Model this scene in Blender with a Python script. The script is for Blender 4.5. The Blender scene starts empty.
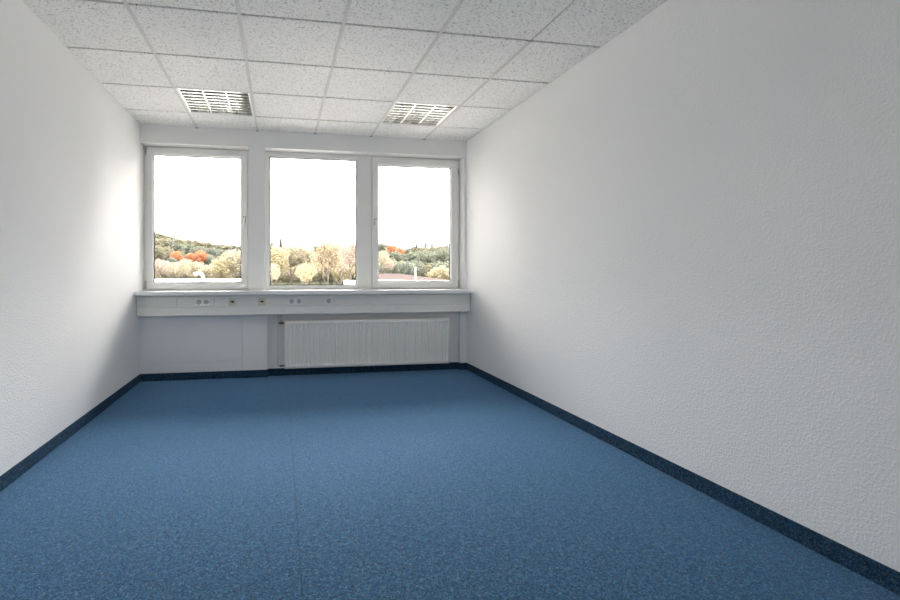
import bpy, bmesh, math, random
from mathutils import Vector, Matrix

C = bpy.context.scene.collection
R = random.Random(7)
PI = math.pi

# ---------------------------------------------------------------- measures (metres)
XL, XR = -1.43, 2.155          # side walls
D = 5.25                       # inner face of the window wall
H = 2.67                       # ceiling height
REAR = -1.25                   # wall behind the camera
LINTEL = 2.49                  # underside of the lintel
FY = 5.40                      # inner face of the window frames
T = 0.625                      # ceiling module
BX = -0.862                    # first runner
CY = 4.772                     # first cross joint before the window

# ---------------------------------------------------------------- materials
def new_mat(name, color, rough=0.5, metal=0.0, spec=0.5):
    m = bpy.data.materials.new(name)
    m.use_nodes = True
    b = m.node_tree.nodes['Principled BSDF']
    b.inputs['Base Color'].default_value = (*color, 1)
    b.inputs['Roughness'].default_value = rough
    b.inputs['Metallic'].default_value = metal
    b.inputs['Specular IOR Level'].default_value = spec
    return m

def nd(m, kind, **kw):
    n = m.node_tree.nodes.new(kind)
    for k, v in kw.items():
        if k in n.inputs.keys():
            n.inputs[k].default_value = v
        else:
            setattr(n, k, v)
    return n

def lk(m, a, b):
    m.node_tree.links.new(a, b)

def bsdf(m):
    return m.node_tree.nodes['Principled BSDF']

def ramp(m, stops, interp='LINEAR'):
    n = nd(m, 'ShaderNodeValToRGB')
    cr = n.color_ramp
    cr.interpolation = interp
    while len(cr.elements) < len(stops):
        cr.elements.new(0.5)
    for e, (p, c) in zip(cr.elements, stops):
        e.position = p
        e.color = (*c, 1) if len(c) == 3 else c
    return n

def coords(m, scale=(1, 1, 1)):
    tc = nd(m, 'ShaderNodeTexCoord')
    mp = nd(m, 'ShaderNodeMapping')
    mp.inputs['Scale'].default_value = scale
    lk(m, tc.outputs['Object'], mp.inputs['Vector'])
    return mp.outputs['Vector']

def bump(m, height, strength, dist):
    b = nd(m, 'ShaderNodeBump')
    b.inputs['Strength'].default_value = strength
    b.inputs['Distance'].default_value = dist
    lk(m, height, b.inputs['Height'])
    lk(m, b.outputs['Normal'], bsdf(m).inputs['Normal'])

# woodchip wallpaper
def wallpaper(name, col, strength=1.0):
    m = new_mat(name, col, 0.85, 0, 0.2)
    v = coords(m)
    n1 = nd(m, 'ShaderNodeTexNoise'); n1.inputs['Scale'].default_value = 95; n1.inputs['Detail'].default_value = 2.5
    n2 = nd(m, 'ShaderNodeTexNoise'); n2.inputs['Scale'].default_value = 38; n2.inputs['Detail'].default_value = 2
    for n in (n1, n2): lk(m, v, n.inputs['Vector'])
    mr = nd(m, 'ShaderNodeMapRange'); mr.inputs['From Min'].default_value = 0.42; mr.inputs['From Max'].default_value = 0.72
    mr.interpolation_type = 'SMOOTHSTEP'
    lk(m, n1.outputs['Fac'], mr.inputs['Value'])
    mx = nd(m, 'ShaderNodeMath', operation='MULTIPLY_ADD'); mx.inputs[1].default_value = 0.6
    lk(m, n2.outputs['Fac'], mx.inputs[0]); lk(m, mr.outputs['Result'], mx.inputs[2])
    bump(m, mx.outputs[0], strength, 0.0016)
    return m

M = {}
M['wall'] = wallpaper('white_woodchip_wallpaper', (0.885, 0.885, 0.88), .6)
M['wall_smooth'] = wallpaper('white_smooth_plaster', (0.87, 0.87, 0.865), 0.1)
M['apron'] = new_mat('pale_grey_panel_paint', (0.85, 0.86, 0.885), 0.55)

# mineral fibre tiles
m = M['tile'] = new_mat('mineral_fibre_tile', (0.8, 0.8, 0.79), 0.95, 0, 0.1)
v = coords(m, (1, 1, 1))
n1 = nd(m, 'ShaderNodeTexNoise'); n1.inputs['Scale'].default_value = 95; n1.inputs['Detail'].default_value = 3; n1.inputs['Distortion'].default_value = 1.1
n2 = nd(m, 'ShaderNodeTexNoise'); n2.inputs['Scale'].default_value = 260; n2.inputs['Detail'].default_value = 1
lk(m, v, n1.inputs['Vector']); lk(m, v, n2.inputs['Vector'])
r = ramp(m, [(0.34, (0.40, 0.40, 0.395)), (0.45, (0.87, 0.87, 0.86)), (1, (0.90, 0.90, 0.89))])
lk(m, n1.outputs['Fac'], r.inputs['Fac'])
lk(m, r.outputs['Color'], bsdf(m).inputs['Base Color'])
r2 = ramp(m, [(0.33, (0, 0, 0)), (0.45, (1, 1, 1))])
lk(m, n1.outputs['Fac'], r2.inputs['Fac'])
bump(m, r2.outputs['Color'], 0.6, 0.002)

M['tbar'] = new_mat('white_enamelled_ceiling_runner', (0.66, 0.66, 0.645), 0.85, 0, .2)
M['void'] = new_mat('dark_ceiling_joint', (0.10, 0.10, 0.10), 0.9)

# speckled needle felt carpet
def carpet(name, mul, sheen):
    m = new_mat(name, (0.05, 0.12, 0.22), 0.95, 0, 0.15)
    v = coords(m)
    vo = nd(m, 'ShaderNodeTexVoronoi'); vo.inputs['Scale'].default_value = 250
    lk(m, v, vo.inputs['Vector'])
    sep = nd(m, 'ShaderNodeSeparateColor'); lk(m, vo.outputs['Color'], sep.inputs['Color'])
    c = lambda r_, g, b: (r_ * mul, g * mul, b * mul)
    r = ramp(m, [(0.0, c(0.012, 0.048, 0.105)), (0.28, c(0.020, 0.080, 0.165)), (0.55, c(0.034, 0.118, 0.225)),
                 (0.80, c(0.060, 0.165, 0.285)), (0.91, c(0.12, 0.22, 0.32)), (0.955, c(0.17, 0.17, 0.155))], 'CONSTANT')
    lk(m, sep.outputs['Red'], r.inputs['Fac'])
    n = nd(m, 'ShaderNodeTexNoise'); n.inputs['Scale'].default_value = 60; n.inputs['Detail'].default_value = 3
    lk(m, v, n.inputs['Vector'])
    r3 = ramp(m, [(0.32, (0.62, 0.62, 0.62)), (0.68, (1.34, 1.34, 1.34))])
    lk(m, n.outputs['Fac'], r3.inputs['Fac'])
    mx = nd(m, 'ShaderNodeMix', data_type='RGBA', blend_type='MULTIPLY')
    mx.inputs[0].default_value = 1
    lk(m, r.outputs['Color'], mx.inputs[6]); lk(m, r3.outputs['Color'], mx.inputs[7])
    # the butt seam between two carpet widths
    sx = nd(m, 'ShaderNodeSeparateXYZ'); lk(m, v, sx.inputs[0])
    d0 = nd(m, 'ShaderNodeMath', operation='SUBTRACT'); d0.inputs[1].default_value = .079
    d1 = nd(m, 'ShaderNodeMath', operation='ABSOLUTE'); d2 = nd(m, 'ShaderNodeMath', operation='LESS_THAN'); d2.inputs[1].default_value = .0028
    lk(m, sx.outputs['X'], d0.inputs[0]); lk(m, d0.outputs[0], d1.inputs[0]); lk(m, d1.outputs[0], d2.inputs[0])
    m2 = nd(m, 'ShaderNodeMix', data_type='RGBA', blend_type='MULTIPLY'); m2.inputs[7].default_value = (.5, .5, .5, 1)
    lk(m, d2.outputs[0], m2.inputs[0]); lk(m, mx.outputs[2], m2.inputs[6])
    lk(m, m2.outputs[2], bsdf(m).inputs['Base Color'])
    bsdf(m).inputs['Sheen Weight'].default_value = sheen
    bsdf(m).inputs['Sheen Roughness'].default_value = 0.35
    bsdf(m).inputs['Sheen Tint'].default_value = (0.30, 0.58, 1, 1)
    bump(m, sep.outputs['Green'], 0.5, 0.002)
    return m
M['carpet'] = carpet('blue_speckled_needle_felt', 0.84, 1.0)
M['carpet_edge'] = carpet('shaded_carpet_skirting', 0.55, .15)  # same carpet as the floor, darkened to put the skirting's shade into its colour
M['skirt_cap'] = new_mat('dark_blue_skirting_cap', (0.05, 0.07, 0.10), 0.6)

M['pvc'] = new_mat('white_window_plastic', (0.83, 0.83, 0.81), 0.32)
M['pvc_shadow'] = new_mat('grey_window_rebate', (0.42, 0.43, 0.43), 0.5)
M['gasket'] = new_mat('black_rubber_seal', (0.02, 0.02, 0.025), 0.6)
M['sill'] = new_mat('light_grey_polished_sill', (0.85, 0.865, 0.88), 0.16)
M['trunk'] = new_mat('pale_grey_metal_trunking', (0.87, 0.865, 0.83), 0.42)
M['trunk_cover'] = new_mat('pale_grey_trunking_cover', (0.83, 0.825, 0.79), 0.42)
M['socket'] = new_mat('light_grey_socket_plastic', (0.90, 0.89, 0.89), 0.35)
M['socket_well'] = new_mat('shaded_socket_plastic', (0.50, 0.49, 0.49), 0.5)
M['cream'] = new_mat('cream_socket_plastic', (0.68, 0.66, 0.54), 0.4)
M['slot'] = new_mat('black_plastic', (0.015, 0.015, 0.015), 0.4)
M['rad'] = new_mat('warm_white_radiator_enamel', (0.88, 0.87, 0.84), 0.33)
M['pipe'] = new_mat('painted_heating_pipe', (0.62, 0.61, 0.58), 0.4)
M['brass'] = new_mat('dull_brass', (0.30, 0.23, 0.12), 0.4, 0.9)
M['alu'] = new_mat('silver_handle_metal', (0.48, 0.48, 0.48), 0.3, 0.9)
M['alu_light'] = new_mat('bright_lever_metal', (0.80, 0.80, 0.80), 0.35, 0.3)
M['mirror'] = new_mat('bright_aluminium_louvre', (0.74, 0.74, 0.72), 0.2, 1.0)
M['white_metal'] = new_mat('white_enamel', (0.85, 0.85, 0.83), 0.35)
M['tube'] = new_mat('white_fluorescent_tube_glass', (0.88, 0.88, 0.84), 0.2)
M['tube_cap'] = new_mat('tube_end_cap', (0.6, 0.55, 0.4), 0.35, 0.6)

m = M['glass'] = bpy.data.materials.new('clear_window_glass'); m.use_nodes = True
nt = m.node_tree; nt.nodes.remove(nt.nodes['Principled BSDF'])
tr = nd(m, 'ShaderNodeBsdfTransparent'); tr.inputs['Color'].default_value = (0.98, 0.98, 0.98, 1)
gl = nd(m, 'ShaderNodeBsdfGlossy'); gl.inputs['Roughness'].default_value = 0.0
fr = nd(m, 'ShaderNodeFresnel'); fr.inputs['IOR'].default_value = 1.45
mx = nd(m, 'ShaderNodeMixShader')
lk(m, fr.outputs[0], mx.inputs[0]); lk(m, tr.outputs[0], mx.inputs[1]); lk(m, gl.outputs[0], mx.inputs[2])
lk(m, mx.outputs[0], nt.nodes['Material Output'].inputs['Surface'])

# ---------------------------------------------------------------- mesh helpers
def box(bm, x0, x1, y0, y1, z0, z1, bev=0.0, seg=2):
    vs = [bm.verts.new((x, y, z)) for x in (x0, x1) for y in (y0, y1) for z in (z0, z1)]
    f = [(0, 1, 3, 2), (4, 6, 7, 5), (0, 4, 5, 1), (2, 3, 7, 6), (0, 2, 6, 4), (1, 5, 7, 3)]
    fs = [bm.faces.new([vs[i] for i in q]) for q in f]
    if bev:
        es = list({e for q in fs for e in q.edges})
        bmesh.ops.bevel(bm, geom=es, offset=bev, segments=seg, affect='EDGES', profile=0.5)

def tube(bm, p0, p1, r0, r1=None, n=16, caps=True):
    p0, p1 = Vector(p0), Vector(p1)
    r1 = r0 if r1 is None else r1
    ax = (p1 - p0).normalized()
    u = ax.orthogonal().normalized(); w = ax.cross(u)
    ra = [bm.verts.new(p0 + (u * math.cos(t) + w * math.sin(t)) * r0) for t in [2 * PI * i / n for i in range(n)]]
    rb = [bm.verts.new(p1 + (u * math.cos(t) + w * math.sin(t)) * r1) for t in [2 * PI * i / n for i in range(n)]]
    for i in range(n):
        f = bm.faces.new((ra[i], ra[(i + 1) % n], rb[(i + 1) % n], rb[i])); f.smooth = True
    if caps:
        bm.faces.new(ra[::-1]); bm.faces.new(rb)

def path_tube(bm, pts, rad, n=12):
    pts = [Vector(p) for p in pts]
    rings = []
    up = Vector((0.13, 1, 0.07)).normalized()
    for i, p in enumerate(pts):
        d = (pts[min(i + 1, len(pts) - 1)] - pts[max(i - 1, 0)]).normalized()
        u = d.cross(up).normalized(); w = d.cross(u)
        rr = rad[i] if isinstance(rad, (list, tuple)) else rad
        rings.append([bm.verts.new(p + (u * math.cos(2 * PI * k / n) + w * math.sin(2 * PI * k / n)) * rr) for k in range(n)])
    for a, b in zip(rings, rings[1:]):
        for k in range(n):
            f = bm.faces.new((a[k], a[(k + 1) % n], b[(k + 1) % n], b[k])); f.smooth = True
    bm.faces.new(rings[0][::-1]); bm.faces.new(rings[-1])

def ring(bm, x0, x1, z0, z1, prof):
    """rectangular frame in the window plane; prof = closed list of (inset, y); inset may be a 4-tuple (l, r, b, t)"""
    loops = []
    for ins, y in prof:
        l, r_, b, t = ins if isinstance(ins, tuple) else (ins,) * 4
        loops.append([bm.verts.new(p) for p in ((x0 + l, y, z0 + b), (x1 - r_, y, z0 + b), (x1 - r_, y, z1 - t), (x0 + l, y, z1 - t))])
    n = len(loops)
    for i in range(n):
        a, b = loops[i], loops[(i + 1) % n]
        for k in range(4):
            bm.faces.new((a[k], a[(k + 1) % 4], b[(k + 1) % 4], b[k]))

def hring(bm, x0, x1, y0, y1, prof):
    """horizontal rectangular ring; prof = closed list of (inset, z)"""
    loops = []
    for ins, z in prof:
        loops.append([bm.verts.new(p) for p in ((x0 + ins, y0 + ins, z), (x1 - ins, y0 + ins, z), (x1 - ins, y1 - ins, z), (x0 + ins, y1 - ins, z))])
    n = len(loops)
    for i in range(n):
        a, b = loops[i], loops[(i + 1) % n]
        for k in range(4):
            bm.faces.new((a[k], a[(k + 1) % 4], b[(k + 1) % 4], b[k]))

def obj(name, bm, mat, parent=None, fix=True):
    if fix: bmesh.ops.recalc_face_normals(bm, faces=bm.faces)
    me = bpy.data.meshes.new(name)
    bm.to_mesh(me); bm.free()
    me.materials.append(mat)
    o = bpy.data.objects.new(name, me)
    C.objects.link(o)
    if parent:
        o.parent = parent
        o.matrix_parent_inverse = Matrix.Translation(parent.location).inverted()
    return o

def struct(o):
    o['kind'] = 'structure'; return o

def empty(name, loc):
    o = bpy.data.objects.new(name, None); C.objects.link(o)
    o.location = loc; o.empty_display_size = 0.1
    return o

def tag(o, label, cat, group=None, kind=None):
    o['label'] = label; o['category'] = cat
    if group: o['group'] = group
    if kind: o['kind'] = kind
    return o

def copy_tree(o, parent=None):
    c = o.copy(); C.objects.link(c); c.parent = parent
    if parent: c.matrix_parent_inverse = o.matrix_parent_inverse
    for ch in list(o.children): copy_tree(ch, c)
    return c

NB = bmesh.new

# ---------------------------------------------------------------- room shell
WB_ = D + .235
bm = NB(); box(bm, XL - .2, XR + .2, REAR - .2, WB_, -.25, 0)
struct(obj('floor', bm, M['carpet']))
bm = NB(); box(bm, XL - .2, XL, REAR - .2, WB_, 0, H + .25)
struct(obj('wall_left', bm, M['wall']))
bm = NB(); box(bm, XR, XR + .2, REAR - .2, WB_, 0, H + .25)
struct(obj('wall_right', bm, M['wall']))
QX0, QX1, QZ0, QZ1 = -.9, .9, 1.98, 2.45  # opening for the added fill window
bm = NB()
box(bm, XL, QX0, REAR - .2, REAR, 0, H + .25); box(bm, QX1, XR, REAR - .2, REAR, 0, H + .25)
box(bm, QX0, QX1, REAR - .2, REAR, 0, QZ0); box(bm, QX0, QX1, REAR - .2, REAR, QZ1, H + .25)
struct(obj('wall_rear', bm, M['wall']))

WB = D + .235     # outer face of the facade
PX0, PX1 = -.329, -.158          # pillar between the windows
bm = NB()
box(bm, XL, XR, D, WB, LINTEL, H + .25)                 # lintel
box(bm, PX0, PX1, D, WB, .90, LINTEL)                   # pillar
box(bm, 2.127, XR, D, WB, .90, LINTEL)                  # narrow pier at the right wall
box(bm, XL, -.392, D + .022, WB, 0, .90)                # left parapet panel field
box(bm, -.392, -.130, D, WB, 0, .90)                    # pier below the pillar
box(bm, -.130, 2.072, D + .05, WB, 0, .90)              # radiator recess
box(bm, 2.072, XR, D, WB, 0, .90)                       # pier right of the recess
struct(obj('wall_front', bm, M['wall_smooth']))
# parapet facing: a lower and an upper sheet with the joint between them
bm = NB()
box(bm, XL + .001, -.396, D + .014, D + .0215, .08, .184, .0015, 1)
box(bm, XL + .001, -.396, D + .014, D + .0215, .188, .70, .0015, 1)
struct(obj('trim_1', bm, M['apron']))
# the bars visible beside the radiator recess
bm = NB()
box(bm, 2.078, 2.128, D - .006, D - .0005, .08, .70, .002, 1)
struct(obj('trim_2', bm, M['apron']))

# carpet skirting
SK = 0.082; ST = 0.007
def skirt(name, boxes):
    bm = NB()
    for b in boxes: box(bm, *b, bev=.002, seg=1)
    return struct(obj(name, bm, M['carpet_edge']))
skirt('baseboard_left', [(XL + .0005, XL + ST, REAR + ST + .001, D + .0215, .0005, SK)])
skirt('baseboard_right', [(XR - ST, XR - .0005, REAR + ST + .001, 0.98, .0005, SK), (XR - ST, XR - .0005, 0.983, D - ST - .001, .0005, SK)])
skirt('baseboard_rear', [(XL + ST + .001, XR - ST - .001, REAR + .0005, REAR + ST, .0005, SK)])
skirt('baseboard_front', [(XL + ST, -.392, D + .006, D + .0135, .0005, SK - .003), (-.399, -.123, D - ST, D - .0005, .0005, SK), (-.1295, -.1225, D - .003, D + .0495, .0005, SK),
                          (-.125, 2.0715, D + .043, D + .0495, .0005, SK), (2.065, 2.0715, D - .003, D + .0495, .0005, SK), (2.065, XR - .0006, D - ST - .0005, D - .0005, .0005, SK)])

# ---------------------------------------------------------------- ceiling
LIGHTS = [(0, 0), (3, 0)]        # cells (column between runners, row) that hold a luminaire
bm = NB()
G = .0045
xs = [XL] + [BX + i * T for i in range(5)] + [XR]
ys = [D, CY]
while ys[-1] - T > REAR: ys.append(ys[-1] - T)
ys.append(REAR)
def tile(bm, x0, x1, y0, y1):
    gx0 = 0 if x0 == XL else G; gx1 = 0 if x1 == XR else G
    gy1 = 0 if y1 == D else G + .004; gy0 = 0 if y0 == REAR else G + .004
    a = [(x0 + gx0, y0 + gy0), (x1 - gx1, y0 + gy0), (x1 - gx1, y1 - gy1), (x0 + gx0, y1 - gy1)]
    c = .003
    b = [(x0 + gx0 + c, y0 + gy0 + c), (x1 - gx1 - c, y0 + gy0 + c), (x1 - gx1 - c, y1 - gy1 - c), (x0 + gx0 + c, y1 - gy1 - c)]
    lo = [bm.verts.new((x, y, H)) for x, y in b]
    mi = [bm.verts.new((x, y, H + c)) for x, y in a]
    hi = [bm.verts.new((x, y, H + .018)) for x, y in a]
    bm.faces.new(lo)
    bm.faces.new(hi[::-1])
    for p, q in ((lo, mi), (mi, hi)):
        for k in range(4): bm.faces.new((p[k], p[(k + 1) % 4], q[(k + 1) % 4], q[k]))
for i in range(6):
    for j in range(len(ys) - 1):
        if (i - 1, j - 1) in LIGHTS: continue
        tile(bm, xs[i], xs[i + 1], ys[j + 1], ys[j])
struct(obj('ceiling', bm, M['tile']))
# runners that show below the tiles; the last one stops where the photo shows only a joint
bm = NB()
for i in range(5):
    y0 = REAR + .001 if i < 4 else CY - 3 * T + .01
    box(bm, BX + i * T - .0115, BX + i * T + .0115, y0, D - .012, H - .004, H - .0003, .001, 1)
struct(obj('trim_3', bm, M['tbar']))
bm = NB()      # hidden backing deck that closes the joints
box(bm, XL + .001, XR - .001, REAR + .001, D - .001, H + .16, H + .2)
box(bm, BX + 4 * T - .01, BX + 4 * T + .01, REAR + .01, CY - 3 * T, H + .0185, H + .03)
for j in range(1, len(ys) - 1):
    for i in range(6):
        if (i - 1, j - 1) in LIGHTS or (i - 1, j) in LIGHTS: continue
        box(bm, xs[i] + .012, xs[i + 1] - .012, ys[j] - .012, ys[j] + .012, H + .0185, H + .03)
struct(obj('trim_4', bm, M['void']))
bm = NB()      # small dark clips where the runners meet the lintel
for i in range(5):
    box(bm, BX + i * T - .014, BX + i * T + .014, D - .011, D - .001, H - .007, H + .002)
struct(obj('trim_5', bm, M['void']))

# ---------------------------------------------------------------- recessed luminaires
def luminaire(cx, cy, label, tubes_dx=0):
    t = empty('recessed_ceiling_light', (cx, cy, H))
    tag(t, label, 'ceiling light', None)
    h = T / 2
    bm = NB()
    hring(bm, cx - h + .012, cx + h - .012, cy - h + .003, cy + h - .003,
          [(0, H - .002), (.010, H - .002), (.012, H), (.012, H + .012), (0, H + .012)])
    obj('frame', bm, M['white_metal'], t)
    bm = NB()      # housing: open box above the louvre
    x0, x1, y0, y1 = cx - .288, cx + .288, cy - .297, cy + .297
    box(bm, x0, x1, y0, y1, H + .095, H + .10)
    box(bm, x0, x0 + .003, y0, y1, H + .012, H + .095); box(bm, x1 - .003, x1, y0, y1, H + .012, H + .095)
    box(bm, x0, x1, y0, y0 + .003, H + .012, H + .095); box(bm, x0, x1, y1 - .003, y1, H + .012, H + .095)
    obj('housing', bm, M['white_metal'], t)
    w = .576 / 3
    for k in range(3):          # parabolic side reflectors, one trough per tube
        bm = NB()
        c0 = x0 + w * (k + .5)
        for s in (-1, 1):
            rows = []
            for q in range(-1, 9):
                u = max(q, 0) / 8
                xx = c0 + s * (w / 2 - (.0002 if q < 0 else .007) - .046 * u ** 2.0); zz = H + .004 + .068 * u
                rows.append((bm.verts.new((xx, y0 + .004, zz)), bm.verts.new((xx, y1 - .004, zz))))
            for p, q in zip(rows, rows[1:]):
                f = bm.faces.new((p[0], p[1], q[1], q[0])); f.smooth = True
        obj('reflector', bm, M['mirror'], t)
        bm = NB()
        tube(bm, (c0, y0 + .02, H + .072), (c0, y1 - .02, H + .072), .013, n=14)
        tb = obj('fluorescent_tube', bm, M['tube'], t)
        for ya, yb in ((y0 + .004, y0 + .0199), (y1 - .0199, y1 - .004)):
            bm = NB(); tube(bm, (c0, ya, H + .072), (c0, yb, H + .072), .0135, n=14)
            obj('end_cap', bm, M['tube_cap'], tb)
    for k in range(9):          # cross blades, V section, wide at the bottom
        bm = NB()
        yy = y0 + .010 + (y1 - y0 - .020) * k / 8
        for kk in range(3):
            xa, xb = x0 + w * kk + .004, x0 + w * (kk + 1) - .004
            tw = .008
            vs = [bm.verts.new(p) for p in ((xa, yy - tw, H + .002), (xa, yy + tw, H + .002), (xa + .012, yy, H + .046),
                                            (xb, yy - tw, H + .002), (xb, yy + tw, H + .002), (xb - .012, yy, H + .046))]
            for q in ((0, 1, 2), (3, 5, 4), (0, 3, 4, 1), (1, 4, 5, 2), (0, 2, 5, 3)): bm.faces.new([vs[i] for i in q])
        obj('louvre_blade', bm, M['mirror'], t)
    return t
cyL = CY - T / 2
luminaire(BX + .5 * T, cyL, 'square louvred ceiling light above the single window by the left wall')
luminaire(BX + 3.5 * T, cyL, 'square louvred ceiling light above the casement beside the right wall')

# ---------------------------------------------------------------- windows
def sash_prof(w, y=5.385, back=5.455):
    add = lambda d: tuple(a + d for a in w)
    return [(0, back), (0, y + .004), (.004, y), (add(-.016)), (add(-.004)), w, w]

def pane(x0, x1, z0, z1, parent, y=5.432):
    bm = NB(); box(bm, x0, x1, y, y + .008, z0, z1)
    return obj('glass_pane', bm, M['glass'], parent)

def framed(bm, x0, x1, z0, z1, w, y, back, soft=.004):
    add = lambda d: tuple(a + d for a in w)
    ring(bm, x0, x1, z0, z1, [(0.0, back), (0.0, y + soft), (soft, y), (add(-.014), y), (add(-.006), y + .003), (w, y + .010), (w, back)])

def gasket(x0, x1, z0, z1, parent, y):
    bm = NB(); ring(bm, x0, x1, z0, z1, [(-.001, y), (.009, y), (.009, y + .006), (-.001, y + .006)])
    return obj('seal', bm, M['gasket'], parent)

def handle(x, z, parent, y=5.378):
    bm = NB(); box(bm, x - .015, x + .015, y - .010, y - .0002, z - .036, z + .036, .004, 2)
    h = obj('handle', bm, M['alu'], parent)
    bm = NB()
    tube(bm, (x, y - .0102, z + .012), (x, y - .040, z + .012), .009, n=14)
    path_tube(bm, [(x, y - .037, z + .020), (x, y - .043, z + .010), (x, y - .046, z - .02), (x, y - .046, z - .08), (x, y - .043, z - .112)],
              [.008, .0105, .0105, .010, .0085])
    lv = obj('lever', bm, M['alu_light'], h); lv['label'] = 'bright silver lever'

def hinge(x, z, ln, parent, y=5.384):
    bm = NB()
    tube(bm, (x, y, z - ln / 2), (x, y, z + ln / 2), .0075, n=12)
    tube(bm, (x, y, z + ln / 2), (x, y, z + ln / 2 + .006), .006, n=12)
    obj('hinge', bm, M['alu'], parent)

SZ = .9435      # top of the sill
# window 1: one casement between the left wall and the pillar
w1 = struct(empty('window_1', (-.88, FY, SZ)))
x0, x1, z0, z1 = XL + .002, PX0 - .001, SZ + .001, LINTEL - .001
bm = NB(); framed(bm, x0, x1, z0, z1, (.05, .05, .05, .05), FY, 5.47)
obj('frame', bm, M['pvc_shadow'] if False else M['pvc'], w1)
sx0, sx1, sz0, sz1 = -1.397, -.351, .957, 2.477
gw = (.062, .066, .070, .072)
bm = NB(); framed(bm, sx0, sx1, sz0, sz1, gw, 5.378, 5.455)
s1 = obj('sash', bm, M['pvc'], w1)
gx = (sx0 + gw[0], sx1 - gw[1], sz0 + gw[2], sz1 - gw[3])
gasket(*gx, s1, 5.424); pane(gx[0] + .003, gx[1] - .003, gx[2] + .003, gx[3] - .003, s1)
handle(-.384, 1.722, w1)
hinge(-1.404, 1.00, .085, w1); hinge(-1.404, 2.43, .07, w1)

# window 2: fixed light with the broad mullion on its right
w2 = struct(empty('window_2', (.4, FY, SZ)))
x0, x1 = PX1 + .001, 1.052
bm = NB(); framed(bm, x0, x1, SZ + .001, LINTEL - .001, (.048, .178, .045, .058), 5.392, 5.47)
obj('frame', bm, M['pvc'], w2)
g = (x0 + .048, x1 - .178, SZ + .046, LINTEL - .059)
gasket(*g, w2, 5.424); pane(g[0] + .003, g[1] - .003, g[2] + .003, g[3] - .003, w2)

# window 3: casement beside the right pier
w3 = struct(empty('window_3', (1.58, FY, SZ)))
x0, x1 = 1.053, 2.126
bm = NB(); framed(bm, x0, x1, SZ + .001, LINTEL - .001, (.05, .05, .05, .05), FY, 5.47)
obj('frame', bm, M['pvc'], w3)
sx0, sx1 = 1.056, 2.098
gw = (.072, .085, .072, .084)
bm = NB(); framed(bm, sx0, sx1, .957, 2.470, gw, 5.378, 5.455)
s3 = obj('sash', bm, M['pvc'], w3)
gx = (sx0 + gw[0], sx1 - gw[1], .957 + gw[2], 2.470 - gw[3])
gasket(*gx, s3, 5.424); pane(gx[0] + .003, gx[1] - .003, gx[2] + .003, gx[3] - .003, s3)
handle(1.088, 1.722, w3)
hinge(2.106, 1.00, .085, w3); hinge(2.106, 2.34, .06, w3)

# added window behind the camera, invented to fill the room with light
w4 = struct(empty('added_fill_window', (0, REAR - .12, QZ0)))
bm = NB(); ring(bm, QX0 + .001, QX1 - .001, QZ0 + .001, QZ1 - .001, [(0, REAR - .15), (0, REAR - .09), (.05, REAR - .09), (.05, REAR - .15)])
obj('frame', bm, M['pvc'], w4)
pane(QX0 + .052, QX1 - .052, QZ0 + .052, QZ1 - .052, w4, REAR - .125)

# ---------------------------------------------------------------- sill
bm = NB()
for a, b, y1 in ((XL + .001, XR - .001, D - .0005),):
    box(bm, a, b, 5.055, y1, .903, SZ, .004, 3)
box(bm, XL + .001, PX0 - .001, D - .006, 5.47, .903, SZ)
box(bm, PX1 + .001, 2.126, D - .006, 5.47, .903, SZ)
tag(obj('window_sill', bm, M['sill']), 'long pale grey window sill running wall to wall under the three windows', 'window sill')

# ---------------------------------------------------------------- cable trunking
TY = 5.13
tr = empty('cable_trunking', (.36, TY + .06, .69))
tag(tr, 'pale grey cable trunking under the window sill with sockets along its face', 'cable trunking')
bm = NB()
box(bm, XL + .004, XR - .004, TY + .010, D - .0005, .69, .9022, .003, 2)
box(bm, XL + .004, XR - .004, TY, TY + .0105, .6895, .774, .0015, 1)
obj('body', bm, M['trunk'], tr)
seams = [XL + .004, -1.039, -.668, -.302, -.085, .269, .446, .604, XR - .004]
for a, b in zip(seams, seams[1:]):
    bm = NB(); box(bm, a + .0018, b - .0018, TY - .0006, TY + .0095, .7775, .888, .001, 1)
    obj('cover', bm, M['trunk_cover'], tr)

def square_plate(bm, x, z, s, y0, y1, bev=.002):
    box(bm, x - s / 2, x + s / 2, y0, y1, z - s / 2, z + s / 2, bev, 2)

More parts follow.
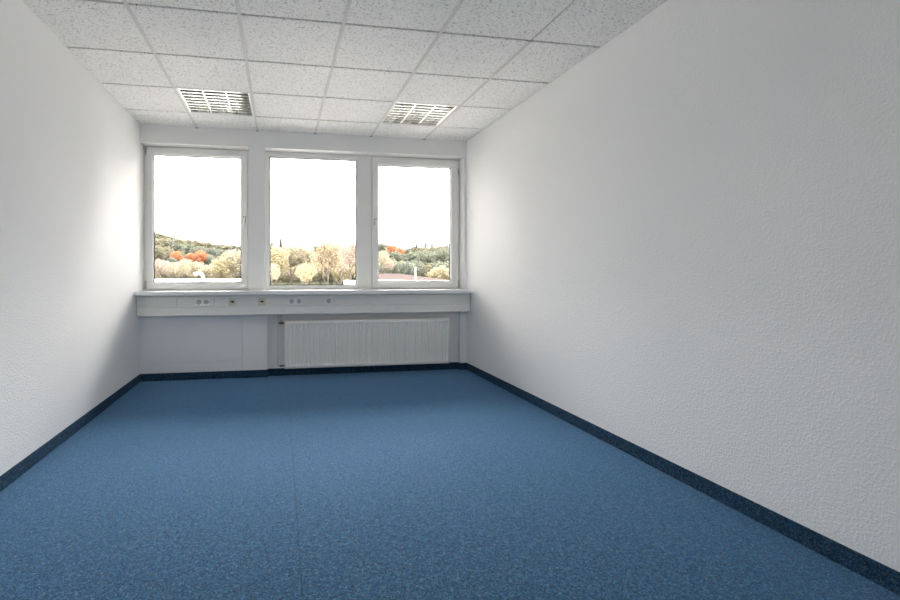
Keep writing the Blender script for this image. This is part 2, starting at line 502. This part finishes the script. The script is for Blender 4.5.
def schuko(x, z, parent, y):
    """insert with the round well of an earthed socket"""
    bm = NB()
    n = 32; R1, R0 = .0245, .0195; s = .029; dep = .012
    sq = []
    for k in range(n):
        t = 2 * PI * k / n
        c, d = math.cos(t), math.sin(t); m_ = s / max(abs(c), abs(d))
        sq.append(bm.verts.new((x + c * m_, y - .003, z + d * m_)))
    side = [bm.verts.new((v_.co.x, y, v_.co.z)) for v_ in sq]
    rim = [bm.verts.new((x + R1 * math.cos(2 * PI * k / n), y - .003, z + R1 * math.sin(2 * PI * k / n))) for k in range(n)]
    for k in range(n):
        k2 = (k + 1) % n
        bm.faces.new((side[k], side[k2], sq[k2], sq[k])); bm.faces.new((sq[k], sq[k2], rim[k2], rim[k]))
    ins = obj('insert', bm, M['socket'], parent)
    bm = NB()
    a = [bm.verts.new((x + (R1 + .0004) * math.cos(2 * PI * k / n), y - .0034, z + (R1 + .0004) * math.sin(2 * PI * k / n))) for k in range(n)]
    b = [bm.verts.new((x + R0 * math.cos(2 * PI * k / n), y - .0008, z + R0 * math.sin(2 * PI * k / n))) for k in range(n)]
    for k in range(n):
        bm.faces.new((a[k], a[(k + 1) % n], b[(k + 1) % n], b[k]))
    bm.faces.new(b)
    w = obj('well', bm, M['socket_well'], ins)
    bm = NB()
    for dx in (-.0095, .0095):
        tube(bm, (x + dx, y - .0014, z), (x + dx, y - .0009, z), .0028, n=10)
    box(bm, x - .002, x + .002, y - .0032, y - .001, z + R0 - .003, z + R0 + .003)
    box(bm, x - .002, x + .002, y - .0032, y - .001, z - R0 - .003, z - R0 + .003)
    obj('contacts', bm, M['slot'], ins)

def socket(xc, n, label):
    y = TY - .0006; z = .828; s = .076
    t = empty('power_socket', (xc, y, z))
    tag(t, label, 'socket')
    bm = NB()
    w = n * s
    box(bm, xc - w / 2, xc + w / 2, y - .009, y - .0002, z - .040, z + .040, .0025, 2)
    obj('frame', bm, M['socket'], t)
    for k in range(n):
        schuko(xc - w / 2 + s * (k + .5), z, t, y - .0091)

def netsocket(xc, label):
    y = TY - .0006; z = .828
    t = empty('network_socket', (xc, y, z))
    tag(t, label, 'socket')
    bm = NB(); square_plate(bm, xc, z, .078, y - .008, y - .0002)
    obj('frame', bm, M['cream'], t)
    bm = NB(); square_plate(bm, xc, z, .050, y - .0115, y - .0082, .0012)
    c = obj('cover', bm, M['cream'], t); c['label'] = 'cream central cover'
    bm = NB(); box(bm, xc - .018, xc + .018, y - .0125, y - .0117, z - .003, z + .010)
    box(bm, xc - .006, xc + .018, y - .0125, y - .0117, z - .008, z - .003)
    obj('port', bm, M['slot'], c)
socket(-.786, 2, 'light grey double power socket on the trunking, the leftmost one')
netsocket(-.487, 'cream network socket between the left double power socket and the other network socket')
netsocket(-.186, 'cream network socket directly below the pillar between the windows')
socket(.165, 2, 'light grey double power socket on the trunking above the left end of the radiator')
socket(.523, 1, 'light grey single power socket on the trunking above the radiator, the rightmost one')

# ---------------------------------------------------------------- radiator
RX0, RX1, RZ0, RZ1, RY = .052, 1.908, .098, .613, 5.165
rd = empty('radiator', ((RX0 + RX1) / 2, RY + .05, RZ0))
tag(rd, 'white fluted panel radiator mounted below the trunking in the wall recess', 'radiator')
bm = NB()
pitch = (RX1 - RX0 - .03) / 54
nx = 54 * 8
xsr = [RX0, RX0 + .004, RX0 + .015] + [RX0 + .015 + pitch * (i / 8) for i in range(1, nx)] + [RX1 - .015, RX1 - .004, RX1]
zsr = [RZ0, RZ0 + .004, RZ0 + .030, RZ0 + .035, RZ0 + .041, RZ0 + .048, RZ0 + .056] + [RZ0 + .056 + (RZ1 - RZ0 - .112) * i / 6 for i in range(1, 6)] + \
      [RZ1 - .056, RZ1 - .048, RZ1 - .041, RZ1 - .035, RZ1 - .030, RZ1 - .004, RZ1]
def raddepth(x, z):
    d = 0
    if x in (RX0, RX1): d += .005
    if z in (RZ0, RZ1): d += .005
    u = ((x - RX0 - .015) / pitch)
    if 0 < u < 54:
        ph = u % 1.0
        c = max(0.0, math.sin(PI * ph)) ** 1.6      # groove between flutes
        e = min(z - (RZ0 + .030), (RZ1 - .030) - z)
        k = min(1, max(0, e / .026)); k = k * k * (3 - 2 * k)
        d += .014 * c * k
    return d
grid = [[bm.verts.new((x, RY + raddepth(x, z), z)) for z in zsr] for x in xsr]
for i in range(len(xsr) - 1):
    for j in range(len(zsr) - 1):
        f = bm.faces.new((grid[i][j], grid[i + 1][j], grid[i + 1][j + 1], grid[i][j + 1])); f.smooth = True
# returns
for col in (grid[0], grid[-1]):
    bk = [bm.verts.new((v_.co.x, RY + .018, v_.co.z)) for v_ in col]
    for j in range(len(col) - 1): bm.faces.new((col[j], col[j + 1], bk[j + 1], bk[j]))
for j in (0, -1):
    row = [c_[j] for c_ in grid]
    bk = [bm.verts.new((v_.co.x, RY + .018, v_.co.z)) for v_ in row]
    for i in range(len(row) - 1): bm.faces.new((row[i], row[i + 1], bk[i + 1], bk[i]))
obj('front_panel', bm, M['rad'], rd)
bm = NB(); box(bm, RX0 + .01, RX1 - .01, RY + .078, RY + .092, RZ0 + .005, RZ1 - .005, .003, 2)
obj('back_panel', bm, M['rad'], rd)
bm = NB()
for k in range(53):
    xx = RX0 + .03 + k * (RX1 - RX0 - .06) / 52
    box(bm, xx - .0006, xx + .0006, RY + .019, RY + .077, RZ0 + .03, RZ1 - .04)
obj('convector_fins', bm, M['rad'], rd)
for xx in (RX0 + .003, RX1 - .0042):
    bm = NB(); box(bm, xx, xx + .0012, RY + .0185, RY + .092, RZ0 + .03, RZ1 - .012)
    obj('side_panel', bm, M['rad'], rd)
bm = NB()
for k in range(60):
    xx = RX0 + .02 + k * (RX1 - RX0 - .04) / 59
    box(bm, xx - .006, xx + .006, RY + .020, RY + .076, RZ1 - .012, RZ1 - .0105)
box(bm, RX0 + .006, RX1 - .006, RY + .019, RY + .026, RZ1 - .0104, RZ1 - .0085)
box(bm, RX0 + .006, RX1 - .006, RY + .070, RY + .077, RZ1 - .0104, RZ1 - .0085)
obj('top_grille', bm, M['rad'], rd)
for xx in (RX0 + .3, RX1 - .3):
    bm = NB(); box(bm, xx - .015, xx + .015, RY + .0925, D + .0495, RZ0 + .05, RZ1 - .05)
    obj('bracket', bm, M['rad'], rd)
# pipes and valves on the left
yv = 5.215
bm = NB()
path_tube(bm, [(.016, yv, .6895), (.016, yv, .60)], .0075)
obj('supply_pipe', bm, M['pipe'], rd)
bm = NB()
path_tube(bm, [(-.022, yv, .6895), (-.022, yv, .15), (-.021, yv, .135), (-.012, yv, .127), (.0, yv, .125)], .0085)
obj('return_pipe', bm, M['pipe'], rd)
bm = NB()
tube(bm, (.016, yv, .6), (.016, yv, .575), .012); tube(bm, (.016, yv, .588), (.056, yv, .588), .0095)
tube(bm, (.024, yv, .588), (.036, yv, .588), .014, n=6)
tube(bm, (-.012, yv, .588), (.012, yv, .588), .009)
v1 = obj('valve', bm, M['brass'], rd); v1['label'] = 'dark brass upper valve'
bm = NB()
tube(bm, (.0, yv, .125), (.056, yv, .125), .0095); tube(bm, (.008, yv, .125), (.022, yv, .125), .014, n=6)
tube(bm, (.015, yv, .125), (.015, yv - .022, .125), .009)
v2 = obj('valve', bm, M['brass'], rd); v2['label'] = 'dark brass lower valve'
bm = NB(); tube(bm, (-.034, yv, .125), (-.0335 + .012, yv, .125), .010)
obj('valve_cap', bm, M['white_metal'], v2)

# ================================================================ outside
GZ = -8.0
def terrain(x, y):
    t = max(0.0, min(1.0, (y - 75) / 175)); t = t * t * (3 - 2 * t)
    left = max(0.0, min(1.0, (20 - x) / 90))
    return GZ + t * (16 + 4.5 * left) + 0.5 * math.sin(x * .07) * math.sin(y * .05) * t
F = 474.1; PCX, PCY, YAW = 363.1, 272.1, .1743
def place(u, v, Y):
    dx = (u - PCX) / F
    X = math.sin(YAW) + dx * math.cos(YAW); y = math.cos(YAW) - dx * math.sin(YAW); s = Y / y
    return X * s, 1.14 - (v - PCY) / F * s, s

def foliage_mat(name, c1, c2):
    m = new_mat(name, c1, 0.8, 0, 0.2)
    gi = nd(m, 'ShaderNodeTexNoise'); gi.inputs['Scale'].default_value = 9; gi.inputs['Detail'].default_value = 3
    tc = nd(m, 'ShaderNodeTexCoord'); lk(m, tc.outputs['Object'], gi.inputs['Vector'])
    r = ramp(m, [(0.35, c1), (0.65, c2)])
    lk(m, gi.outputs['Fac'], r.inputs['Fac'])
    lk(m, r.outputs['Color'], bsdf(m).inputs['Base Color'])
    t = nd(m, 'ShaderNodeBsdfTranslucent'); lk(m, r.outputs['Color'], t.inputs['Color'])
    mx = nd(m, 'ShaderNodeMixShader'); mx.inputs[0].default_value = .35
    lk(m, bsdf(m).outputs[0], mx.inputs[1]); lk(m, t.outputs[0], mx.inputs[2])
    lk(m, mx.outputs[0], m.node_tree.nodes['Material Output'].inputs['Surface'])
    return m
FM = {
 'olive': foliage_mat('olive_leaves', (0.096, 0.091, 0.057), (0.137, 0.127, 0.085)),
 'green': foliage_mat('green_leaves', (0.076, 0.085, 0.064), (0.112, 0.121, 0.087)),
 'dark': foliage_mat('dark_green_leaves', (0.062, 0.072, 0.057), (0.087, 0.100, 0.081)),
 'cream': foliage_mat('pale_yellow_leaves', (0.181, 0.161, 0.109), (0.245, 0.220, 0.158)),
 'yellow': foliage_mat('yellow_leaves', (0.188, 0.162, 0.092), (0.243, 0.213, 0.136)),
 'ochre': foliage_mat('ochre_leaves', (0.161, 0.129, 0.082), (0.224, 0.185, 0.128)),
 'peach': foliage_mat('pale_brown_leaves', (0.180, 0.144, 0.113), (0.237, 0.199, 0.164)),
 'orange': foliage_mat('orange_leaves', (0.256, 0.097, 0.045), (0.315, 0.130, 0.067)),
}
M['bark'] = new_mat('grey_brown_bark', (.05, .043, .034), .9)
M['grass'] = new_mat('outdoor_grass', (.06, .065, .04), .95)
m = M['grass']; bsdf(m).inputs['Specular IOR Level'].default_value = 0; v = coords(m); n = nd(m, 'ShaderNodeTexNoise'); n.inputs['Scale'].default_value = .15; n.inputs['Detail'].default_value = 6
lk(m, v, n.inputs['Vector']); r = ramp(m, [(.35, (.016, .019, .012)), (.65, (.026, .027, .017))]); lk(m, n.outputs['Fac'], r.inputs['Fac']); lk(m, r.outputs['Color'], bsdf(m).inputs['Base Color'])

bm = NB()
nxg, nyg = 60, 60
gx_ = [-260 + 520 * i / nxg for i in range(nxg + 1)]; gy_ = [5.8 + 394 * (j / nyg) ** 1.3 for j in range(nyg + 1)]
gr = [[bm.verts.new((x, y, terrain(x, y))) for y in gy_] for x in gx_]
for i in range(nxg):
    for j in range(nyg):
        f = bm.faces.new((gr[i][j], gr[i + 1][j], gr[i + 1][j + 1], gr[i][j + 1])); f.smooth = True
struct(obj('ground', bm, M['grass']))

M['bounce_paving'] = new_mat('bounce_light_paving', (.50, .49, .475), .9)
bm = NB(); box(bm, -70, 90, 5.8, 74, GZ - .3, GZ + .03); box(bm, -40, 50, -30, REAR - .5, GZ - .3, GZ + .03)  # unseen pale ground, added to bounce daylight up to the ceiling
struct(obj('bounce_pavement', bm, M['bounce_paving']))

# --- tree kits: crown in a unit ball on its centre, trunk of unit height with the foot at the origin
def crown_kit(seed, leaves=3600, sparse=False):
    rr = random.Random(seed)
    bl = [(Vector((0, 0, 0)), .30)]
    n = 22 if not sparse else 30
    for k in range(n):
        z = 1 - 2 * (k + .5) / n
        a = k * 2.39996 + rr.uniform(-.4, .4)
        q = math.sqrt(max(0, 1 - z * z))
        rad = rr.uniform(.26, .38)
        bl.append((Vector((math.cos(a) * q, math.sin(a) * q, z * .95)) * rad, rr.uniform(.12, .19) * (.8 if sparse else 1)))
    bm = NB()
    wsum = [b[1] ** 2 for b in bl]
    for k in range(leaves):
        c, ra = rr.choices(bl, wsum)[0]
        d = Vector((rr.gauss(0, 1), rr.gauss(0, 1), rr.gauss(0, 1))).normalized()
        p = c + d * ra * rr.uniform(.75, 1.08)
        nrm = (d + Vector((rr.gauss(0, .45), rr.gauss(0, .45), rr.gauss(0, .45)))).normalized()
        u = nrm.orthogonal().normalized(); w = nrm.cross(u); an = rr.random() * PI
        u, w = u * math.cos(an) + w * math.sin(an), w * math.cos(an) - u * math.sin(an)
        s = rr.uniform(.018, .038) * (.8 if sparse else 1)
        q = [bm.verts.new(p + u * s), bm.verts.new(p + w * s * .75 + nrm * s * .2), bm.verts.new(p - u * s), bm.verts.new(p - w * s * .75 + nrm * s * .2)]
        bm.faces.new(q)
    return obj('crown', bm, FM['olive'], fix=False)

def trunk_kit(seed):
    rr = random.Random(seed)
    bm = NB()
    path_tube(bm, [(0, 0, 0), (.008, .0, .2), (-.008, .004, .45), (.0, .0, .7), (0, 0, .93)], [.026, .021, .017, .011, .004], 8)
    for k in range(9):
        a = k * 2.4; z0_ = .42 + .05 * k; ln = .17 - .008 * k
        e = Vector((math.cos(a) * ln, math.sin(a) * ln, z0_ + .13))
        path_tube(bm, [(0, 0, z0_), e * .5 + Vector((0, 0, z0_ * .5)), e], [.011, .008, .003], 5)
    return obj('trunk', bm, M['bark'], fix=False)

def conifer_kit(seed):
    rr = random.Random(seed); bm = NB()
    for k in range(2400):
        t = rr.random() ** .75
        z = .5 - t
        ra = .48 * t * (.75 + .25 * math.sin(z * 60)) * rr.uniform(.55, 1)
        a = rr.random() * 2 * PI
        p = Vector((math.cos(a) * ra, math.sin(a) * ra, z - ra * .12))
        u = Vector((math.cos(a), math.sin(a), -.3)).normalized(); w = Vector((-math.sin(a), math.cos(a), rr.uniform(-.4, .4)))
        s = rr.uniform(.045, .085)
        q = [bm.verts.new(p + u * s), bm.verts.new(p + w * s * .6), bm.verts.new(p - u * s), bm.verts.new(p - w * s * .6)]
        bm.faces.new(q)
    return obj('crown', bm, FM['dark'], fix=False)

CROWNS = {'b': [crown_kit(k) for k in (1, 2, 3)], 'o': [crown_kit(k, 2300, True) for k in (11, 12)], 'c': [conifer_kit(5)]}
TRUNKS = [trunk_kit(1), trunk_kit(2)]
KITS = [o for ks in CROWNS.values() for o in ks] + TRUNKS
def tree(u, vtop, Y, wpx, kit, mat, label, group=None, cat='tree', hpx=None):
    if kit == 'c': wpx *= 1.3; hpx = wpx * 2
    x, ztop, s = place(u, vtop - (1.2 if kit == 'c' else wpx * .06), Y)
    zb = terrain(x, Y) - .15
    w = wpx * s / F
    ch = (hpx or wpx * .95) * s / F
    ch = min(ch, (ztop - zb) * .97)
    name = 'conifer_tree' if kit == 'c' else 'bush' if cat == 'bush' else 'deciduous_tree'
    t = empty(name, (x, Y, zb)); tag(t, label, cat, group)
    t.rotation_euler.z = R.random() * 6.28
    c = R.choice(CROWNS[kit]).copy(); C.objects.link(c); c.parent = t
    c.location = (0, 0, ztop - zb - ch / 2); c.scale = (w, w, ch); c.rotation_euler.z = R.random() * 6.28
    c.material_slots[0].link = 'OBJECT'; c.material_slots[0].material = FM[mat]
    k = R.choice(TRUNKS).copy(); C.objects.link(k); k.parent = t
    th = ztop - zb - ch * .25
    k.scale = (th * .55, th * .55, th)
    return t

sky = [(100, 226), (155, 231.5), (160, 232), (175, 236.5), (190, 239), (205, 241.5), (217, 244), (241, 245.5), (270, 246), (330, 246),
       (378, 242.5), (390, 245), (404, 247.5), (420, 247), (451, 244.5), (520, 243)]
def skyline(u):
    for (a, b), (c, d) in zip(sky, sky[1:]):
        if a <= u <= c: return b + (d - b) * (u - a) / (c - a)
    return sky[0][1] if u < 100 else sky[-1][1]
u = 88
while u < 610:
    tree(u, skyline(u) + R.uniform(-.8, 1.2), R.uniform(228, 245), R.uniform(14, 19), 'b', R.choice(['olive', 'green', 'olive']),
         'hazy green tree along the far skyline of the wooded hill', 'trees along the skyline of the hill', hpx=R.uniform(17, 21))
    u += R.uniform(7.5, 10)
u = 90
while u < 610:
    lf = u < 260
    tree(u, skyline(u) + R.uniform(5, 7.5), R.uniform(185, 200), R.uniform(16, 22), 'b', R.choice(['olive', 'dark', 'green'] if u < 225 or u > 385 else ['olive', 'green']),
         'green tree half way up the wooded hill, in front of the skyline trees', 'trees half way up the hill', hpx=R.uniform(18, 22))
    u += R.uniform(8, 11)
u = 92
while u < 610:
    tree(u, skyline(u) + R.uniform(12, 15), R.uniform(145, 160), R.uniform(18, 24), 'b',
         R.choice(['olive', 'green', 'olive']) if u < 225 else R.choice(['green', 'dark', 'olive']),
         'olive green tree on the lower slope of the wooded hill', 'trees on the lower slope of the hill', hpx=R.uniform(18, 22))
    u += R.uniform(9.5, 12.5)
u = 94
while u < 610:
    if u < 262: mt = R.choice(['cream', 'peach', 'cream'])
    elif u < 372: mt = R.choice(['cream', 'yellow'])
    else: mt = R.choice(['green', 'olive', 'green'])
    tree(u, 261.5 + R.uniform(-2, 3), R.uniform(105, 118), R.uniform(19, 26), 'b', mt,
         {'cream': 'pale yellow tree standing at the foot of the wooded hill', 'peach': 'pale brown tree standing at the foot of the wooded hill',
          'yellow': 'bright yellow tree standing at the foot of the wooded hill'}.get(mt, 'green tree standing at the foot of the wooded hill'),
         {'cream': 'pale yellow trees at the foot of the hill', 'peach': 'pale brown trees at the foot of the hill',
          'yellow': 'bright yellow trees at the foot of the hill'}.get(mt, 'green trees at the foot of the hill'))
    u += R.uniform(9.5, 13)

# single trees that stand out, window 1
tree(176, 251.2, 141, 14, 'b', 'orange', 'small rusty orange tree on the hill, seen left in the left window')
tree(190, 253.2, 140, 10, 'b', 'orange', 'orange tree between two brighter ones, middle of the left window')
tree(200, 250.8, 139, 16, 'b', 'orange', 'largest bright orange tree on the hill, middle of the left window')
tree(172, 257.5, 128, 15, 'b', 'dark', 'round blue-green tree below the small rusty orange tree')
tree(211, 247.5, 165, 17, 'b', 'dark', 'dark green tree just right of the largest orange tree')
tree(208, 256, 140, 13, 'b', 'dark', 'dark blue-green tree low beneath the largest orange tree')
tree(160, 258.5, 98, 20, 'o', 'peach', 'pale brown tree at the lower left corner of the left window')
tree(183, 260, 96, 20, 'o', 'cream', 'pale yellow tree below the orange trees in the left window')
tree(236, 249, 92, 32, 'b', 'cream', 'tall pale yellow tree at the right edge of the left window')
tree(222, 257, 90, 24, 'b', 'yellow', 'yellowish tree left of the tall pale one, left window')
tree(209.5, 241.3, 240, 5, 'c', 'dark', 'tiny conifer on the skyline above the orange trees')
tree(231, 243.2, 240, 6, 'c', 'dark', 'tiny conifer on the skyline near the right edge of the left window')
# window 2
tree(272, 240.0, 200, 7, 'c', 'dark', 'dark conifer at the left edge of the middle window')
tree(280.6, 236.8, 200, 5, 'c', 'dark', 'slender dark conifer rising above the yellow trees, middle window')
tree(276, 247, 92, 30, 'b', 'yellow', 'broad yellow tree at the left edge of the middle window')
tree(291, 244.5, 98, 28, 'b', 'cream', 'tall pale yellow tree behind the left half of the middle window')
tree(306, 246, 96, 26, 'b', 'cream', 'pale yellow tree left of the ochre tree, middle window')
tree(272, 263, 60, 22, 'o', 'cream', 'low pale yellow tree in the lower left corner of the middle window')
tree(306, 262, 48, 24, 'o', 'yellow', 'small nearby yellow tree above the white roof, middle window')
tree(328, 239.5, 62, 32, 'b', 'ochre', 'large ochre tree with a dark trunk in the middle window', hpx=36)
tree(350, 241.5, 66, 30, 'o', 'peach', 'pale brown tree at the right edge of the middle window')
tree(341, 256, 72, 20, 'o', 'peach', 'low pale brown tree right of the ochre trunk')
tree(362, 243, 68, 24, 'o', 'ochre', 'ochre tree behind the broad mullion between the windows')
# window 3
tree(380.5, 243.2, 150, 13, 'b', 'green', 'green tree at the upper left corner of the right window view')
tree(391, 245.6, 205, 11, 'b', 'orange', 'orange tree on the skyline, left one in the right window')
tree(399.5, 247.6, 205, 12, 'b', 'orange', 'orange tree on the skyline, right one in the right window')
tree(416.5, 243.6, 238, 8, 'c', 'dark', 'blue-green conifer on the skyline in the middle of the right window')
tree(425.3, 240.2, 238, 4, 'c', 'dark', 'thin little conifer on the skyline, right window')
tree(432, 241.2, 238, 7, 'c', 'dark', 'tallest pointed conifer on the skyline, right window')
tree(424, 251, 125, 24, 'b', 'green', 'large green tree in the middle of the right window')
tree(406, 262, 85, 18, 'b', 'dark', 'round dark green tree above the reddish roof')
tree(443, 249, 120, 24, 'b', 'green', 'large green tree at the right edge of the right window')
tree(382, 250, 60, 18, 'o', 'cream', 'sparse cream tree at the left edge of the right window')
tree(390, 260, 62, 12, 'o', 'peach', 'small sparse pale brown tree beside the cream tree, right window')
tree(440, 266.5, 58, 25, 'b', 'yellow', 'round yellow tree crown at the lower right of the right window', None, 'tree', 18)

for o in KITS: bpy.data.objects.remove(o)

# ---------------------------------------------------------------- neighbouring buildings
M['render_white'] = new_mat('white_facade_render', (.55, .55, .54), .8)
M['roof_white'] = new_mat('light_gravel_roof', (.6, .6, .6), .9)
M['roof_red'] = new_mat('faded_reddish_roof', (.038, .031, .0295), .9)
M['roof_red'].node_tree.nodes['Principled BSDF'].inputs['Specular IOR Level'].default_value = 0
M['pane_dark'] = new_mat('dark_window_pane', (.03, .035, .04), .1)
M['zinc'] = new_mat('pale_zinc', (.5, .5, .5), .4, .3)

def flat_building(x0, x1, y0, y1, z, label, name='flat_roofed_building'):
    t = empty(name, ((x0 + x1) / 2, (y0 + y1) / 2, GZ - .2)); tag(t, label, 'building')
    bm = NB(); box(bm, x0, x1, y0, y1, GZ - .2, z)
    obj('wall', bm, M['render_white'], t)
    bm = NB(); box(bm, x0 + .3, x1 - .3, y0 + .3, y1 - .3, z + .001, z + .05)
    obj('roof', bm, M['roof_white'], t)
    bm = NB()
    ring_ = [(0, z + .001), (.3, z + .001), (.3, z + .16), (0, z + .16)]
    hring(bm, x0, x1, y0, y1, ring_)
    obj('parapet', bm, M['render_white'], t)
    k = x0 + 1.2
    while k < x1 - 2:
        for zz in (-2.2, -5.4):
            bm = NB(); box(bm, k, k + 1.4, y0 - .03, y0 - .001, zz, zz + 1.5)
            obj('window', bm, M['pane_dark'], t)
        k += 2.6
    return t
flat_building(-14, -1.9, 18, 29, .58, 'white flat roofed building below the left window view')
flat_building(4.3, 8.2, 22, 32, .42, 'low white flat roofed building below the ochre tree')
flat_building(10.4, 20, 34, 41, .22, 'low white flat roofed building below the yellow bush')

# gooseneck vent on the left roof
x, z, s = place(203, 278.5, 25)
bm = NB()
zr = .632
pts = [(x, 25, zr), (x, 25, zr + .20)] + [(x - .19 + .19 * math.cos(a), 25, zr + .26 + .19 * math.sin(a)) for a in [PI * i / 10 for i in range(0, 7)]]
pts.append((x - .43, 25, zr + .40))
path_tube(bm, pts, .07, 14)
tag(obj('vent_pipe', bm, M['render_white']), 'white curved vent pipe rising from the flat roof outside the left window', 'vent pipe')

# reddish hipped roof
t = empty('hipped_roof_building', (13, 60, GZ - .2)); tag(t, 'building with a faded reddish hipped roof behind the small post', 'building')
bx0, bx1, by0, by1, ze = 11.3, 22.5, 52, 64, -.25
bm = NB(); box(bm, bx0, bx1, by0, by1, GZ - .2, ze - .002)
obj('wall', bm, M['render_white'], t)
bm = NB(); o_ = .5
a = [bm.verts.new(p) for p in ((bx0 - o_, by0 - o_, ze), (bx1 + o_, by0 - o_, ze), (bx1 + o_, by1 + o_, ze), (bx0 - o_, by1 + o_, ze))]
b = [bm.verts.new(p) for p in ((bx0 + 1.0, 58, .95), (bx0 + 3.5, 58, .95))]
for q in ((a[0], a[1], b[1], b[0]), (a[1], a[2], b[1]), (a[2], a[3], b[0], b[1]), (a[3], a[0], b[0])): bm.faces.new(q)
bm.faces.new(a[::-1])
obj('roof', bm, M['roof_red'], t)
x, z, s = place(415.5, 267.8, 46)
bm = NB(); tube(bm, (x, 46, GZ - .1), (x, 46, z), .06, .04, 10); tube(bm, (x, 46, z), (x, 46, z + .06), .07, .05, 10)
tag(obj('lamp_post', bm, M['render_white']), 'thin white post in front of the reddish roof', 'post')

# ---------------------------------------------------------------- daylight
w = bpy.data.worlds.new('overcast_sky'); bpy.context.scene.world = w; w.use_nodes = True
bg = w.node_tree.nodes['Background']
wn = w.node_tree
tc = wn.nodes.new('ShaderNodeTexCoord'); sp = wn.nodes.new('ShaderNodeSeparateXYZ'); mr = wn.nodes.new('ShaderNodeMapRange')
wn.links.new(tc.outputs['Generated'], sp.inputs[0]); wn.links.new(sp.outputs['Z'], mr.inputs['Value'])
mr.inputs['From Min'].default_value = 0; mr.inputs['From Max'].default_value = 1
mr.inputs['To Min'].default_value = 1.0; mr.inputs['To Max'].default_value = 3.0      # overcast sky, brighter overhead
dt = wn.nodes.new('ShaderNodeVectorMath'); dt.operation = 'DOT_PRODUCT'        # the sun behind the cloud: a broad bright patch
dt.inputs[1].default_value = Vector((.22, .50, .86)).normalized()
wn.links.new(tc.outputs['Generated'], dt.inputs[0])
mxx = wn.nodes.new('ShaderNodeMath'); mxx.operation = 'MAXIMUM'; mxx.inputs[1].default_value = 0
pw = wn.nodes.new('ShaderNodeMath'); pw.operation = 'POWER'; pw.inputs[1].default_value = 9
ma = wn.nodes.new('ShaderNodeMath'); ma.operation = 'MULTIPLY_ADD'; ma.inputs[1].default_value = 11
wn.links.new(dt.outputs['Value'], mxx.inputs[0]); wn.links.new(mxx.outputs[0], pw.inputs[0]); wn.links.new(pw.outputs[0], ma.inputs[0])
wn.links.new(mr.outputs['Result'], ma.inputs[2])
wn.links.new(ma.outputs[0], bg.inputs['Strength'])
bg.inputs['Color'].default_value = (1, .953, .90, 1)

# window portals: they give off no light, they only tell the renderer where the sky is
def portal(name, x0, x1, z0, z1, y, face):
    l = bpy.data.lights.new(name, 'AREA'); l.shape = 'RECTANGLE'; l.size = x1 - x0; l.size_y = z1 - z0
    l.cycles.is_portal = True
    o = bpy.data.objects.new(name, l); C.objects.link(o)
    o.location = ((x0 + x1) / 2, y, (z0 + z1) / 2); o.rotation_euler = (-PI / 2 * face, 0, 0)
portal('window_portal', XL, PX0, SZ, LINTEL, WB + .02, 1)
portal('window_portal', PX1, 2.127, SZ, LINTEL, WB + .02, 1)
portal('window_portal', QX0, QX1, QZ0, QZ1, REAR - .22, -1)  # at the added fill window

# ---------------------------------------------------------------- camera
cam = bpy.data.cameras.new('camera'); co = bpy.data.objects.new('camera', cam); C.objects.link(co)
co.location = (0, 0, 1.14); co.rotation_euler = (PI / 2, 0, -YAW)
cam.sensor_width = 36; cam.lens = F / 900 * 36
cam.shift_x = (450 - PCX) / 900; cam.shift_y = (PCY - 300) / 900
cam.clip_start = .02; cam.clip_end = 1000
sc = bpy.context.scene; sc.camera = co
sc.view_settings.view_transform = 'Standard'; sc.view_settings.look = 'None'
sc.view_settings.gamma = 1; sc.view_settings.use_curve_mapping = False
sc.view_settings.exposure = 2.75
sc.cycles.use_denoising = True; sc.cycles.use_adaptive_sampling = False
sc.cycles.use_guiding = True; sc.cycles.guiding_training_samples = 64
sc.cycles.max_bounces = 16; sc.cycles.diffuse_bounces = 10; sc.cycles.glossy_bounces = 6; sc.cycles.transparent_max_bounces = 16
sc.cycles.sample_clamp_indirect = 0
